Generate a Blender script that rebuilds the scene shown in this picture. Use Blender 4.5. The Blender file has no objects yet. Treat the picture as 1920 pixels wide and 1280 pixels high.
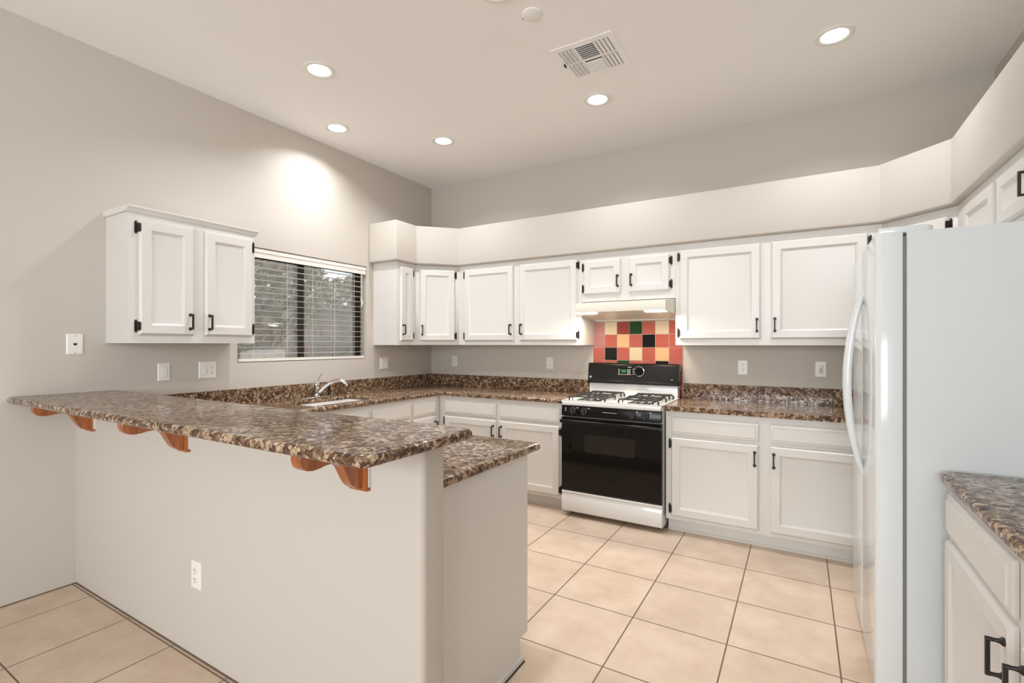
import bpy, bmesh, math, random
from mathutils import Vector, Matrix
random.seed(7)
SC = bpy.context.scene
COL = SC.collection
R = math.radians

# ------------------------------------------------------------------ camera, world, exposure
cam_d = bpy.data.cameras.new('camera')
cam = bpy.data.objects.new('camera', cam_d)
COL.objects.link(cam)
cam.location = (0, 0, 1.37)
cam.rotation_euler = (R(90), 0, math.atan2(541, 912))
cam_d.sensor_width = 36
cam_d.lens = 912 / 1920 * 36
cam_d.shift_y = 5 / 1920
cam_d.clip_start = 0.05
SC.camera = cam

vs = SC.view_settings
vs.view_transform = 'Standard'
vs.look = 'None'
vs.gamma = 1
vs.use_curve_mapping = False
vs.exposure = 0.12

world = bpy.data.worlds.new('world')
SC.world = world
world.use_nodes = True
wbg = world.node_tree.nodes['Background']
wbg.inputs[0].default_value = (0.80, 0.88, 1.0, 1)
wbg.inputs[1].default_value = 4.0

def area_light(name, loc, rot, sx, sy, power, color, parent=None, shape='RECTANGLE', spread=180):
    d = bpy.data.lights.new(name, 'AREA')
    d.shape = shape
    d.size = sx
    d.size_y = sy
    d.energy = power
    d.color = color
    d.spread = R(spread)
    o = bpy.data.objects.new(name, d)
    COL.objects.link(o)
    o.location = loc
    o.rotation_euler = rot
    if parent: o.parent = parent
    return o

# added fill lamps at two unseen window openings put in behind the camera
FILL_POWER = 255.0
area_light('fill_lamp', (-.55, -3.72, 1.78), (R(90), 0, 0), 3.0, 1.9, FILL_POWER, (0.94, 0.985, 1.03))
area_light('fill_lamp', (1.16, -1.7, 1.25), (R(90), 0, R(90)), 2.4, 2.0, 80.0, (0.96, 0.985, 1.01))
CAN_POWER = 8.4
CAN_COLOR = (0.98, 1.0, 1.03)

# ------------------------------------------------------------------ materials
def s2l(c):
    return tuple(((v / 255) / 12.92 if v / 255 <= 0.04045 else ((v / 255 + 0.055) / 1.055) ** 2.4) for v in c)

def mat(name, color, rough=0.5, metal=0.0, spec=0.5, coat=0.0, emis=None, estr=0.0, bump=0.0, bscale=60.0):
    m = bpy.data.materials.new(name)
    m.use_nodes = True
    nt = m.node_tree
    p = nt.nodes['Principled BSDF']
    p.inputs['Base Color'].default_value = (*color, 1)
    p.inputs['Roughness'].default_value = rough
    p.inputs['Metallic'].default_value = metal
    p.inputs['Specular IOR Level'].default_value = spec
    p.inputs['Coat Weight'].default_value = coat
    if emis:
        p.inputs['Emission Color'].default_value = (*emis, 1)
        p.inputs['Emission Strength'].default_value = estr
    if bump:
        tc = nt.nodes.new('ShaderNodeTexCoord')
        n = nt.nodes.new('ShaderNodeTexNoise')
        n.inputs['Scale'].default_value = bscale
        n.inputs['Detail'].default_value = 3
        b = nt.nodes.new('ShaderNodeBump')
        b.inputs['Strength'].default_value = bump
        b.inputs['Distance'].default_value = 0.002
        nt.links.new(tc.outputs['Object'], n.inputs['Vector'])
        nt.links.new(n.outputs['Fac'], b.inputs['Height'])
        nt.links.new(b.outputs['Normal'], p.inputs['Normal'])
    return m

def ramp(nt, stops, interp='LINEAR'):
    r = nt.nodes.new('ShaderNodeValToRGB')
    cr = r.color_ramp
    cr.interpolation = interp
    while len(cr.elements) < len(stops): cr.elements.new(0.5)
    for e, (p, c) in zip(cr.elements, stops):
        e.position = p
        e.color = (*c, 1)
    return r

def granite(name):
    m = bpy.data.materials.new(name)
    m.use_nodes = True
    nt = m.node_tree
    L = nt.links.new
    p = nt.nodes['Principled BSDF']
    tc = nt.nodes.new('ShaderNodeTexCoord')
    warp = nt.nodes.new('ShaderNodeTexNoise')
    warp.inputs['Scale'].default_value = 30
    warp.inputs['Detail'].default_value = 2
    add = nt.nodes.new('ShaderNodeVectorMath'); add.operation = 'MULTIPLY_ADD'
    add.inputs[1].default_value = (0.045, 0.045, 0.045)
    L(tc.outputs['Object'], warp.inputs['Vector'])
    L(warp.outputs['Color'], add.inputs[0])
    L(tc.outputs['Object'], add.inputs[2])
    v1 = nt.nodes.new('ShaderNodeTexVoronoi'); v1.inputs['Scale'].default_value = 62
    v2 = nt.nodes.new('ShaderNodeTexVoronoi'); v2.inputs['Scale'].default_value = 62; v2.feature = 'DISTANCE_TO_EDGE'
    n2 = nt.nodes.new('ShaderNodeTexNoise'); n2.inputs['Scale'].default_value = 55; n2.inputs['Detail'].default_value = 6; n2.inputs['Roughness'].default_value = 0.72; n2.inputs['Distortion'].default_value = 1.2
    for v in (v1, v2, n2): L(add.outputs[0], v.inputs['Vector'])
    sep = nt.nodes.new('ShaderNodeSeparateColor')
    L(v1.outputs['Color'], sep.inputs[0])
    # cell tone and fine noise together choose the mineral
    st = nt.nodes.new('ShaderNodeMapRange')
    st.inputs[1].default_value = 0.28; st.inputs[2].default_value = 0.72
    L(n2.outputs['Fac'], st.inputs[0])
    mxf = nt.nodes.new('ShaderNodeMix'); mxf.data_type = 'FLOAT'; mxf.inputs[0].default_value = 0.58
    L(sep.outputs['Red'], mxf.inputs[2]); L(st.outputs[0], mxf.inputs[3])
    cells = ramp(nt, [(0.14, s2l((50, 37, 30))), (0.36, s2l((88, 66, 52))), (0.50, s2l((122, 94, 73))),
                      (0.61, s2l((160, 131, 103))), (0.72, s2l((204, 180, 150))), (0.88, s2l((140, 104, 82)))])
    L(mxf.outputs[0], cells.inputs[0])
    edge = ramp(nt, [(0.0, (0.45, 0.45, 0.45)), (0.14, (1, 1, 1))])
    L(v2.outputs['Distance'], edge.inputs[0])
    mx = nt.nodes.new('ShaderNodeMix'); mx.data_type = 'RGBA'
    mx.inputs[6].default_value = (*s2l((48, 35, 28)), 1)
    L(edge.outputs[0], mx.inputs[0]); L(cells.outputs[0], mx.inputs[7])
    L(mx.outputs[2], p.inputs['Base Color'])
    p.inputs['Roughness'].default_value = 0.07
    # the minerals polish differently: grain stays visible in grazing reflections
    sr = nt.nodes.new('ShaderNodeMapRange')
    sr.inputs[1].default_value = 0.25; sr.inputs[2].default_value = 0.75
    sr.inputs[3].default_value = 0.06; sr.inputs[4].default_value = 0.62
    L(mxf.outputs[0], sr.inputs[0]); L(sr.outputs[0], p.inputs['Specular IOR Level'])
    rr_ = nt.nodes.new('ShaderNodeMapRange')
    rr_.inputs[1].default_value = 0.25; rr_.inputs[2].default_value = 0.75
    rr_.inputs[3].default_value = 0.24; rr_.inputs[4].default_value = 0.07
    L(mxf.outputs[0], rr_.inputs[0]); L(rr_.outputs[0], p.inputs['Roughness'])
    return m

def tile_floor(name):
    m = bpy.data.materials.new(name)
    m.use_nodes = True
    nt = m.node_tree
    L = nt.links.new
    p = nt.nodes['Principled BSDF']
    tc = nt.nodes.new('ShaderNodeTexCoord')
    mp = nt.nodes.new('ShaderNodeMapping')
    S = 0.4335
    mp.inputs['Location'].default_value = (0.290 + 20 * S, -1.108 + 20 * S, 0)
    L(tc.outputs['Object'], mp.inputs['Vector'])
    b = nt.nodes.new('ShaderNodeTexBrick')
    b.offset = 0; b.squash = 1
    b.inputs['Scale'].default_value = 1
    b.inputs['Brick Width'].default_value = S
    b.inputs['Row Height'].default_value = S
    b.inputs['Mortar Size'].default_value = 0.0034
    b.inputs['Mortar Smooth'].default_value = 0.15
    b.inputs['Bias'].default_value = 0
    b.inputs['Color1'].default_value = (1, 1, 1, 1)
    b.inputs['Color2'].default_value = (0.93, 0.93, 0.93, 1)
    b.inputs['Mortar'].default_value = (0, 0, 0, 1)
    L(mp.outputs[0], b.inputs['Vector'])
    n = nt.nodes.new('ShaderNodeTexNoise'); n.inputs['Scale'].default_value = 5; n.inputs['Detail'].default_value = 7; n.inputs['Roughness'].default_value = 0.62
    L(tc.outputs['Object'], n.inputs['Vector'])
    r = ramp(nt, [(0.30, s2l((203, 179, 157))), (0.55, s2l((217, 194, 172))), (0.75, s2l((225, 205, 185)))])
    L(n.outputs['Fac'], r.inputs[0])
    mul = nt.nodes.new('ShaderNodeMix'); mul.data_type = 'RGBA'; mul.blend_type = 'MULTIPLY'; mul.inputs[0].default_value = 1
    L(r.outputs[0], mul.inputs[6]); L(b.outputs['Color'], mul.inputs[7])
    mx = nt.nodes.new('ShaderNodeMix'); mx.data_type = 'RGBA'
    mx.inputs[7].default_value = (*s2l((112, 92, 76)), 1)
    L(b.outputs['Fac'], mx.inputs[0]); L(mul.outputs[2], mx.inputs[6])
    L(mx.outputs[2], p.inputs['Base Color'])
    inv = nt.nodes.new('ShaderNodeMath'); inv.operation = 'SUBTRACT'; inv.inputs[0].default_value = 1
    L(b.outputs['Fac'], inv.inputs[1])
    bp = nt.nodes.new('ShaderNodeBump'); bp.inputs['Strength'].default_value = 0.35; bp.inputs['Distance'].default_value = 0.002
    L(inv.outputs[0], bp.inputs['Height']); L(bp.outputs['Normal'], p.inputs['Normal'])
    p.inputs['Roughness'].default_value = 0.42
    p.inputs['Specular IOR Level'].default_value = 0.4
    return m

def wood(name):
    m = bpy.data.materials.new(name)
    m.use_nodes = True
    nt = m.node_tree
    L = nt.links.new
    p = nt.nodes['Principled BSDF']
    tc = nt.nodes.new('ShaderNodeTexCoord')
    mp = nt.nodes.new('ShaderNodeMapping'); mp.inputs['Scale'].default_value = (40, 40, 5)
    n = nt.nodes.new('ShaderNodeTexNoise'); n.inputs['Scale'].default_value = 1.5; n.inputs['Detail'].default_value = 5
    L(tc.outputs['Object'], mp.inputs[0]); L(mp.outputs[0], n.inputs['Vector'])
    r = ramp(nt, [(0.3, s2l((128, 68, 34))), (0.6, s2l((168, 96, 50))), (0.8, s2l((184, 112, 62)))])
    L(n.outputs['Fac'], r.inputs[0]); L(r.outputs[0], p.inputs['Base Color'])
    p.inputs['Roughness'].default_value = 0.3
    p.inputs['Coat Weight'].default_value = 0.3
    return m

def glass(name):
    m = bpy.data.materials.new(name)
    m.use_nodes = True
    nt = m.node_tree
    nt.nodes.remove(nt.nodes['Principled BSDF'])
    out = nt.nodes['Material Output']
    t = nt.nodes.new('ShaderNodeBsdfTransparent'); t.inputs[0].default_value = (0.80, 0.80, 0.79, 1)
    g = nt.nodes.new('ShaderNodeBsdfGlossy'); g.inputs['Roughness'].default_value = 0.01
    f = nt.nodes.new('ShaderNodeFresnel'); f.inputs['IOR'].default_value = 1.5
    mx = nt.nodes.new('ShaderNodeMixShader')
    nt.links.new(f.outputs[0], mx.inputs[0]); nt.links.new(t.outputs[0], mx.inputs[1]); nt.links.new(g.outputs[0], mx.inputs[2])
    nt.links.new(mx.outputs[0], out.inputs[0])
    return m

def mottled(name, c1, c2, scale, rough=0.8):
    m = bpy.data.materials.new(name)
    m.use_nodes = True
    nt = m.node_tree
    p = nt.nodes['Principled BSDF']
    tc = nt.nodes.new('ShaderNodeTexCoord')
    n = nt.nodes.new('ShaderNodeTexNoise'); n.inputs['Scale'].default_value = scale; n.inputs['Detail'].default_value = 4
    r = ramp(nt, [(0.35, c1), (0.65, c2)])
    nt.links.new(tc.outputs['Object'], n.inputs['Vector'])
    nt.links.new(n.outputs['Fac'], r.inputs[0]); nt.links.new(r.outputs[0], p.inputs['Base Color'])
    p.inputs['Roughness'].default_value = rough
    return m

M = {}
M['wall'] = mat('wall_paint', s2l((200, 192, 182)), 0.62, spec=0.3, bump=0.06, bscale=140)
M['ceiling'] = mat('ceiling_paint', s2l((249, 247, 244)), 0.75, spec=0.2, bump=0.06, bscale=120)
M['cab'] = mat('white_cabinet_paint', s2l((217, 213, 207)), 0.33, spec=0.45)
M['cabin'] = mat('cabinet_underside', s2l((214, 206, 194)), 0.6)
M['toe'] = mat('toe_kick_paint', s2l((222, 219, 213)), 0.5)
M['granite'] = granite('brown_granite')
M['floor'] = tile_floor('beige_floor_tile')
M['wood'] = wood('stained_wood')
M['black'] = mat('black_hardware', s2l((44, 37, 33)), 0.42, metal=0.4)
M['enamel'] = mat('white_enamel', s2l((226, 225, 222)), 0.14, spec=0.5)
M['almond'] = mat('almond_enamel', s2l((220, 214, 200)), 0.28)
M['blk_glass'] = mat('black_oven_glass', s2l((8, 6, 5)), 0.04, spec=0.28)
M['blk_win'] = mat('oven_window_glass', s2l((34, 30, 23)), 0.04, spec=0.28)
M['blk_enamel'] = mat('black_enamel', s2l((12, 11, 10)), 0.22, spec=0.3)
M['blk_panel'] = mat('black_control_panel', s2l((22, 21, 20)), 0.25, spec=0.3)
M['iron'] = mat('cast_iron', s2l((40, 36, 34)), 0.5)
M['burner'] = mat('burner_metal', s2l((150, 147, 142)), 0.4, metal=0.7)
M['chrome'] = mat('chrome', s2l((205, 203, 200)), 0.08, metal=1.0)
M['steel'] = mat('stainless_steel', s2l((150, 146, 140)), 0.38, metal=1.0)
M['knob'] = mat('knob_plastic', s2l((50, 48, 46)), 0.3, spec=0.5)
M['silver'] = mat('silver_print', s2l((178, 176, 172)), 0.35, metal=0.3)
M['fridge'] = mat('fridge_white', s2l((222, 226, 227)), 0.12, spec=0.5)
M['fridge_side'] = mat('fridge_side_white', s2l((212, 216, 216)), 0.45, spec=0.4, bump=0.1, bscale=300)
M['gasket'] = mat('grey_gasket', s2l((120, 120, 118)), 0.6)
M['dark'] = mat('dark_gap', s2l((38, 34, 31)), 0.8)
M['caulk'] = mat('brown_caulk', s2l((110, 92, 76)), 0.8)
M['plastic'] = mat('white_plastic', s2l((236, 233, 226)), 0.3)
M['lens'] = mat('lamp_lens', (1, 1, 1), 0.4, emis=(1.0, 0.95, 0.88), estr=7.0)
M['hoodlens'] = mat('hood_lamp_lens', (1, 1, 1), 0.4, emis=(1.0, 0.93, 0.82), estr=9.0)
M['green_led'] = mat('green_display', s2l((14, 60, 20)), 0.3, emis=s2l((50, 150, 60)), estr=0.55)
M['bronze'] = mat('dark_bronze', s2l((52, 44, 37)), 0.45, metal=0.3)
M['blind'] = mat('blind_white', s2l((232, 226, 217)), 0.4)
M['glass'] = glass('window_glass')
M['haze'] = glass('haze_sheet')  # translucent layer that puts haze over the view outside
_nt = M['haze'].node_tree
_nt.nodes['Transparent BSDF'].inputs[0].default_value = (1, 1, 1, 1)
_d = _nt.nodes.new('ShaderNodeBsdfTranslucent'); _d.inputs[0].default_value = (*s2l((140, 133, 124)), 1)
_mx = _nt.nodes['Mix Shader']; _mx.inputs[0].default_value = 0.27
for _l in list(_mx.inputs[0].links): _nt.links.remove(_l)
_nt.links.new(_d.outputs[0], _mx.inputs[2])
M['grout'] = mat('pale_grout', s2l((225, 205, 185)), 0.8)
M['t_red'] = mat('tile_red', s2l((178, 92, 80)), 0.08, spec=0.6)
M['t_dred'] = mat('tile_dark_red', s2l((148, 60, 50)), 0.08, spec=0.6)
M['t_pink'] = mat('tile_dusty_pink', s2l((172, 112, 106)), 0.08, spec=0.6)
M['t_cream'] = mat('tile_cream', s2l((214, 192, 160)), 0.08, spec=0.6)
M['t_peach'] = mat('tile_peach', s2l((219, 172, 128)), 0.08, spec=0.6)
M['t_black'] = mat('tile_black', s2l((14, 12, 12)), 0.06, spec=0.6)
M['t_green'] = mat('tile_green', s2l((26, 62, 26)), 0.08, spec=0.6)
M['stucco'] = mottled('grey_block', s2l((104, 97, 88)), s2l((124, 115, 104)), 3)
M['ground'] = mottled('pale_gravel', s2l((176, 166, 150)), s2l((204, 194, 178)), 14)
M['pale'] = mottled('pale_stucco', s2l((206, 198, 186)), s2l((222, 214, 202)), 4)
M['leaf'] = mottled('grey_green_leaf', s2l((122, 120, 104)), s2l((168, 163, 142)), 6, 0.5)
M['leaf2'] = mottled('olive_leaf', s2l((116, 110, 94)), s2l((156, 148, 128)), 5, 0.5)
M['bark'] = mottled('bark', s2l((70, 58, 48)), s2l((96, 82, 68)), 20)

# ------------------------------------------------------------------ mesh helpers
class MB:
    def __init__(s):
        s.bm = bmesh.new()
    def _bevel(s, verts, w, seg=2):
        vs_ = set(verts)
        es = [e for e in s.bm.edges if e.verts[0] in vs_ and e.verts[1] in vs_ and len(e.link_faces) == 2 and e.calc_face_angle(0) > R(30)]
        bmesh.ops.bevel(s.bm, geom=es, offset=w, offset_type='OFFSET', segments=seg, profile=0.5, affect='EDGES', clamp_overlap=True)
    def box(s, x0, x1, y0, y1, z0, z1, bev=0, seg=2, mi=0, rot=None):
        x0, x1 = sorted((x0, x1)); y0, y1 = sorted((y0, y1)); z0, z1 = sorted((z0, z1))
        v = [s.bm.verts.new(p) for p in [(x0, y0, z0), (x1, y0, z0), (x1, y1, z0), (x0, y1, z0), (x0, y0, z1), (x1, y0, z1), (x1, y1, z1), (x0, y1, z1)]]
        for f in [(0, 3, 2, 1), (4, 5, 6, 7), (0, 1, 5, 4), (1, 2, 6, 5), (2, 3, 7, 6), (3, 0, 4, 7)]:
            s.bm.faces.new([v[i] for i in f]).material_index = mi
        if rot:
            c = Vector(((x0 + x1) / 2, (y0 + y1) / 2, (z0 + z1) / 2))
            bmesh.ops.rotate(s.bm, cent=c, matrix=rot, verts=v)
        if bev: s._bevel(v, bev, seg)
        return s
    def prism(s, poly, axis, a0, a1, bev=0, seg=2, mi=0):
        """poly in the two other axes (in x,y,z order), extruded along axis"""
        def P(p, a):
            return {'x': (a, p[0], p[1]), 'y': (p[0], a, p[1]), 'z': (p[0], p[1], a)}[axis]
        A = [s.bm.verts.new(P(p, a0)) for p in poly]
        B = [s.bm.verts.new(P(p, a1)) for p in poly]
        n = len(poly)
        fs = [s.bm.faces.new(A[::-1]), s.bm.faces.new(B)]
        for i in range(n):
            fs.append(s.bm.faces.new([A[i], A[(i + 1) % n], B[(i + 1) % n], B[i]]))
        for f in fs: f.material_index = mi
        bmesh.ops.recalc_face_normals(s.bm, faces=fs)
        if bev: s._bevel(A + B, bev, seg)
        return s
    def rings(s, rr, mi=0, back=True):
        """nested rectangles (x0,x1,z0,z1,y): outermost first, last one capped"""
        L = []
        for (x0, x1, z0, z1, y) in rr:
            L.append([s.bm.verts.new(p) for p in [(x0, y, z0), (x1, y, z0), (x1, y, z1), (x0, y, z1)]])
        fs = []
        for a, b in zip(L, L[1:]):
            for i in range(4):
                fs.append(s.bm.faces.new([a[i], a[(i + 1) % 4], b[(i + 1) % 4], b[i]]))
        fs.append(s.bm.faces.new(L[-1]))
        if back: fs.append(s.bm.faces.new(L[0][::-1]))
        for f in fs: f.material_index = mi
        bmesh.ops.recalc_face_normals(s.bm, faces=fs)
        return s
    def lathe(s, prof, c=(0, 0, 0), axis='z', seg=24, mi=0, cap=True):
        """prof: (radius, height) pairs along axis"""
        def P(r, h, a):
            x, y = r * math.cos(a), r * math.sin(a)
            q = {'z': (x, y, h), 'y': (x, h, y), 'x': (h, x, y)}[axis]
            return (q[0] + c[0], q[1] + c[1], q[2] + c[2])
        L = [[s.bm.verts.new(P(r, h, 2 * math.pi * i / seg)) for i in range(seg)] for r, h in prof]
        fs = []
        for a, b in zip(L, L[1:]):
            for i in range(seg):
                fs.append(s.bm.faces.new([a[i], a[(i + 1) % seg], b[(i + 1) % seg], b[i]]))
        if cap:
            fs.append(s.bm.faces.new(L[0][::-1])); fs.append(s.bm.faces.new(L[-1]))
        for f in fs: f.material_index = mi
        bmesh.ops.recalc_face_normals(s.bm, faces=fs)
        return s
    def tube(s, pts, rad, seg=10, mi=0, flat=1.0, up=(0, 0, 1)):
        pts = [Vector(p) for p in pts]
        n = len(pts)
        rs = rad if isinstance(rad, (list, tuple)) else [rad] * n
        L = []
        for i, p in enumerate(pts):
            t = (pts[min(i + 1, n - 1)] - pts[max(i - 1, 0)]).normalized()
            u = Vector(up)
            if abs(t.dot(u)) > 0.95: u = Vector((0, 1, 0)) if abs(t.y) < 0.9 else Vector((1, 0, 0))
            a = t.cross(u).normalized(); b = a.cross(t).normalized()
            L.append([s.bm.verts.new(p + (a * math.cos(k * 2 * math.pi / seg) + b * flat * math.sin(k * 2 * math.pi / seg)) * rs[i]) for k in range(seg)])
        fs = []
        for a, b in zip(L, L[1:]):
            for i in range(seg):
                fs.append(s.bm.faces.new([a[i], a[(i + 1) % seg], b[(i + 1) % seg], b[i]]))
        fs.append(s.bm.faces.new(L[0][::-1])); fs.append(s.bm.faces.new(L[-1]))
        for f in fs: f.material_index = mi
        bmesh.ops.recalc_face_normals(s.bm, faces=fs)
        return s
    def cells(s, us, vs_, inside, axis, w0, w1, mi=0, bev=0, seg=4):
        """slab of grid cells (u,v) kept where inside(u,v); axis is the thickness axis"""
        def P(u, v, w):
            return {'x': (w, u, v), 'y': (u, w, v), 'z': (u, v, w)}[axis]
        nu, nv = len(us) - 1, len(vs_) - 1
        keep = {(i, j) for i in range(nu) for j in range(nv) if inside((us[i] + us[i + 1]) / 2, (vs_[j] + vs_[j + 1]) / 2)}
        V = {}
        def g(i, j, k):
            if (i, j, k) not in V: V[(i, j, k)] = s.bm.verts.new(P(us[i], vs_[j], (w0, w1)[k]))
            return V[(i, j, k)]
        fs = []
        for (i, j) in keep:
            for k in (0, 1):
                fs.append(s.bm.faces.new([g(i, j, k), g(i + 1, j, k), g(i + 1, j + 1, k), g(i, j + 1, k)]))
            for (di, dj, a, b) in ((-1, 0, (i, j), (i, j + 1)), (1, 0, (i + 1, j), (i + 1, j + 1)), (0, -1, (i, j), (i + 1, j)), (0, 1, (i, j + 1), (i + 1, j + 1))):
                if (i + di, j + dj) not in keep:
                    fs.append(s.bm.faces.new([g(*a, 0), g(*b, 0), g(*b, 1), g(*a, 1)]))
        for f in fs: f.material_index = mi
        bmesh.ops.recalc_face_normals(s.bm, faces=fs)
        bmesh.ops.dissolve_limit(s.bm, angle_limit=R(1), verts=list(s.bm.verts), edges=list(s.bm.edges))
        if bev: s._bevel(list(s.bm.verts), bev, seg)
        return s
    def mesh(s, name, mats, smooth=35):
        me = bpy.data.meshes.new(name)
        s.bm.to_mesh(me); s.bm.free()
        for m in (mats if isinstance(mats, (list, tuple)) else [mats]): me.materials.append(m)
        if smooth:
            me.polygons.foreach_set('use_smooth', [True] * len(me.polygons))
            me.set_sharp_from_angle(angle=R(smooth))
        me.update()
        return me
    def build(s, name, mats, parent=None, smooth=35, loc=None):
        return link(name, s.mesh(name, mats, smooth), parent, loc)

def link(name, me, parent=None, loc=None):
    o = bpy.data.objects.new(name, me)
    COL.objects.link(o)
    if parent: o.parent = parent
    if loc: o.location = loc
    return o

def tag(o, label, cat, group=None, kind=None):
    if label: o['label'] = label
    if cat: o['category'] = cat
    if group: o['group'] = group
    if kind: o['kind'] = kind
    return o

def thing(name, label, cat, loc=(0, 0, 0), rz=0, group=None):
    o = bpy.data.objects.new(name, None)
    COL.objects.link(o)
    o.empty_display_size = 0.1
    o.location = loc
    o.rotation_euler = (0, 0, rz)
    return tag(o, label, cat, group)

def struct(o):
    o['kind'] = 'structure'
    return o

def arc(cx, cy, r, a0, a1, n=8):
    return [(cx + r * math.cos(R(a0 + (a1 - a0) * i / n)), cy + r * math.sin(R(a0 + (a1 - a0) * i / n))) for i in range(n + 1)]

# ------------------------------------------------------------------ key dimensions
XL, XR, YB, YF, ZC = -3.577, 1.068, 4.25, -3.60, 3.12
CT0, CT1 = 0.888, 0.922            # countertop
U0, U1 = 1.362, 2.152              # wall cabinets
SOF = 2.527
PW0, PW1, PWX, PWZ = 1.125, 1.24, -0.982, 1.060     # pony wall
WY0, WY1, WZ0, WZ1 = 2.055, 3.30, 1.232, 2.112      # kitchen window opening

# ------------------------------------------------------------------ room shell
struct(MB().box(XL, XR, YF, YB, -0.08, 0).build('floor', M['floor']))
struct(MB().box(XL - .15, XR + .15, YF - .15, YB + .15, ZC, ZC + .1).build('ceiling', M['ceiling']))
struct(MB().cells([YF - .15, WY0, WY1, YB + .15], [-0.08, WZ0, WZ1, ZC],
                  lambda u, v: not (WY0 < u < WY1 and WZ0 < v < WZ1), 'x', XL - .15, XL, bev=0).build('wall_left', M['wall'], smooth=0))
struct(MB().box(XL, XR, YB, YB + .15, -0.08, ZC).build('wall_back', M['wall'], smooth=0))
struct(MB().cells([YF - .15, -3.0, -.4, YB + .15], [-0.08, .1, 2.4, ZC],
                  lambda u, v: not (-3.0 < u < -.4 and .1 < v < 2.4), 'x', XR, XR + .15).build('wall_right', M['wall'], smooth=0))
w3 = struct(MB().cells([-3.0, -2.95, -1.73, -1.67, -.45, -.4], [0.1, 0.15, 2.35, 2.4],
                       lambda u, v: not ((-2.95 < u < -1.73 or -1.67 < u < -.45) and .15 < v < 2.35), 'x', XR + .03, XR + .07).build('added_window_3', M['bronze'], smooth=0))  # unseen window, added with its wall opening for the side fill lamp
MB().box(XR + .047, XR + .053, -2.95, -1.73, .15, 2.35).box(XR + .047, XR + .053, -1.67, -.45, .15, 2.35).build('pane', M['glass'], w3, smooth=0)
struct(MB().cells([XL, -2.1, 1.0, XR], [-0.08, 0.8, 2.76, ZC],
                  lambda u, v: not (-2.1 < u < 1.0 and 0.8 < v < 2.76), 'y', YF - .15, YF).build('wall_front', M['wall'], smooth=0))
w2 = struct(MB().cells([-2.1, -2.05, -.58, -.52, 0.95, 1.0], [0.8, 0.85, 2.71, 2.76],
                       lambda u, v: not ((-2.05 < u < -.58 or -.52 < u < 0.95) and .85 < v < 2.71), 'y', YF - .10, YF - .05).build('added_window_2', M['bronze'], smooth=0))  # unseen rear window, added so the main fill lamp has an opening
MB().box(-2.05, -.58, YF - .08, YF - .074, .85, 2.71).box(-.52, .95, YF - .08, YF - .074, .85, 2.71).build('pane', M['glass'], w2, smooth=0)

# half-height wall of the peninsula, its end rounded
poly = [(XL, PW0)] + arc(PWX - .022, PW0 + .022, .022, -90, 0) + arc(PWX - .022, PW1 - .022, .022, 0, 90) + [(XL, PW1)]
struct(MB().prism(poly, 'z', 0, PWZ).build('wall_peninsula', M['wall']))

# soffit above the wall cabinets
so = [(XL, 3.325), (-3.222, 3.325), (-3.222, 3.605), (-2.935, 3.905), (.435, 3.905), (.728, 3.605), (.728, .2), (XR, .2), (XR, YB), (XL, YB)]
struct(MB().prism(so, 'z', U1 + .002, SOF, bev=.012, seg=3).build('wall_soffit', M['wall']))

# trim: caulk and shoe lines on the floor
struct(MB().box(XL, PWX - .01, PW0 - .005, PW0, 0, .006).build('trim_1', M['caulk']))
struct(MB().box(XL, XL + .006, YF, PW0, 0, .005).build('trim_2', M['caulk']))
struct(MB().box(-1.043, -1.028, 1.25, 1.835, 0, .022, bev=.006, seg=3).build('trim_3', M['cab']))
struct(MB().box(-1.028, -1.023, 1.25, 1.835, 0, .004).build('trim_4', M['dark']))

# kitchen window: bronze sliding frame, two panes
def ring_y(mb, y0, y1, z0, z1, t, x0, x1, tb=.012):
    mb.cells([y0, y0 + t, y1 - t, y1], [z0, z0 + tb, z1 - t, z1], lambda u, v: not (y0 + t < u < y1 - t and z0 + tb < v < z1 - t), 'x', x0, x1)
w1 = MB(); ring_y(w1, WY0, WY1, WZ0, WZ1, .022, XL - .14, XL - .085)
w1 = struct(w1.build('window_1', M['bronze'], smooth=0))
sa = MB(); ring_y(sa, 2.63, WY1 - .022, WZ0 + .012, WZ1 - .022, .045, XL - .112, XL - .09); sa.build('window_sash', M['bronze'], w1, smooth=0)
sb_ = MB(); ring_y(sb_, WY0 + .022, 2.70, WZ0 + .012, WZ1 - .022, .045, XL - .136, XL - .114); sb_.build('window_sash', M['bronze'], w1, smooth=0)
MB().box(XL - .103, XL - .099, 2.675, WY1 - .067, WZ0 + .024, WZ1 - .067).build('pane', M['glass'], w1, smooth=0)
MB().box(XL - .127, XL - .123, WY0 + .067, 2.655, WZ0 + .024, WZ1 - .067).build('pane', M['glass'], w1, smooth=0)

MB().box(XL - .1385, XL - .1375, WY0 + .01, WY1 - .01, WZ0 + .01, WZ1 - .01).build('haze_sheet', M['haze'], w1, smooth=0)  # added sheet, lowers the contrast of the garden with haze

# ------------------------------------------------------------------ window blind
bl = thing('window_blind', 'white horizontal slat blind, slats open, hung in the window above the sink', 'blind', (XL - .04, 2.68, WZ0))
by0, by1 = WY0 + .008 - 2.68, WY1 - .008 - 2.68
b = MB()
b.box(-.03, .028, by0, by1, 2.05 - WZ0, WZ1 - WZ0 - .004, bev=.004)
b.box(.026, .036, by0, by1, 2.035 - WZ0, WZ1 - WZ0 - .012, bev=.003)
b.box(.03, .040, by0, by1, 2.075 - WZ0, WZ1 - WZ0 - .012, bev=.003)
b.build('headrail', M['blind'], bl)
s_ = MB()
ns = 16
for i in range(ns):
    z = 2.012 - WZ0 - i * .0475
    s_.prism([(-.022, z - .001), (0, z + .0006), (.022, z - .001), (.022, z - .0024), (0, z - .0012), (-.022, z - .0024)], 'y', by0 + .01, by1 - .01)
s_.build('slats', M['blind'], bl)
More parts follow.
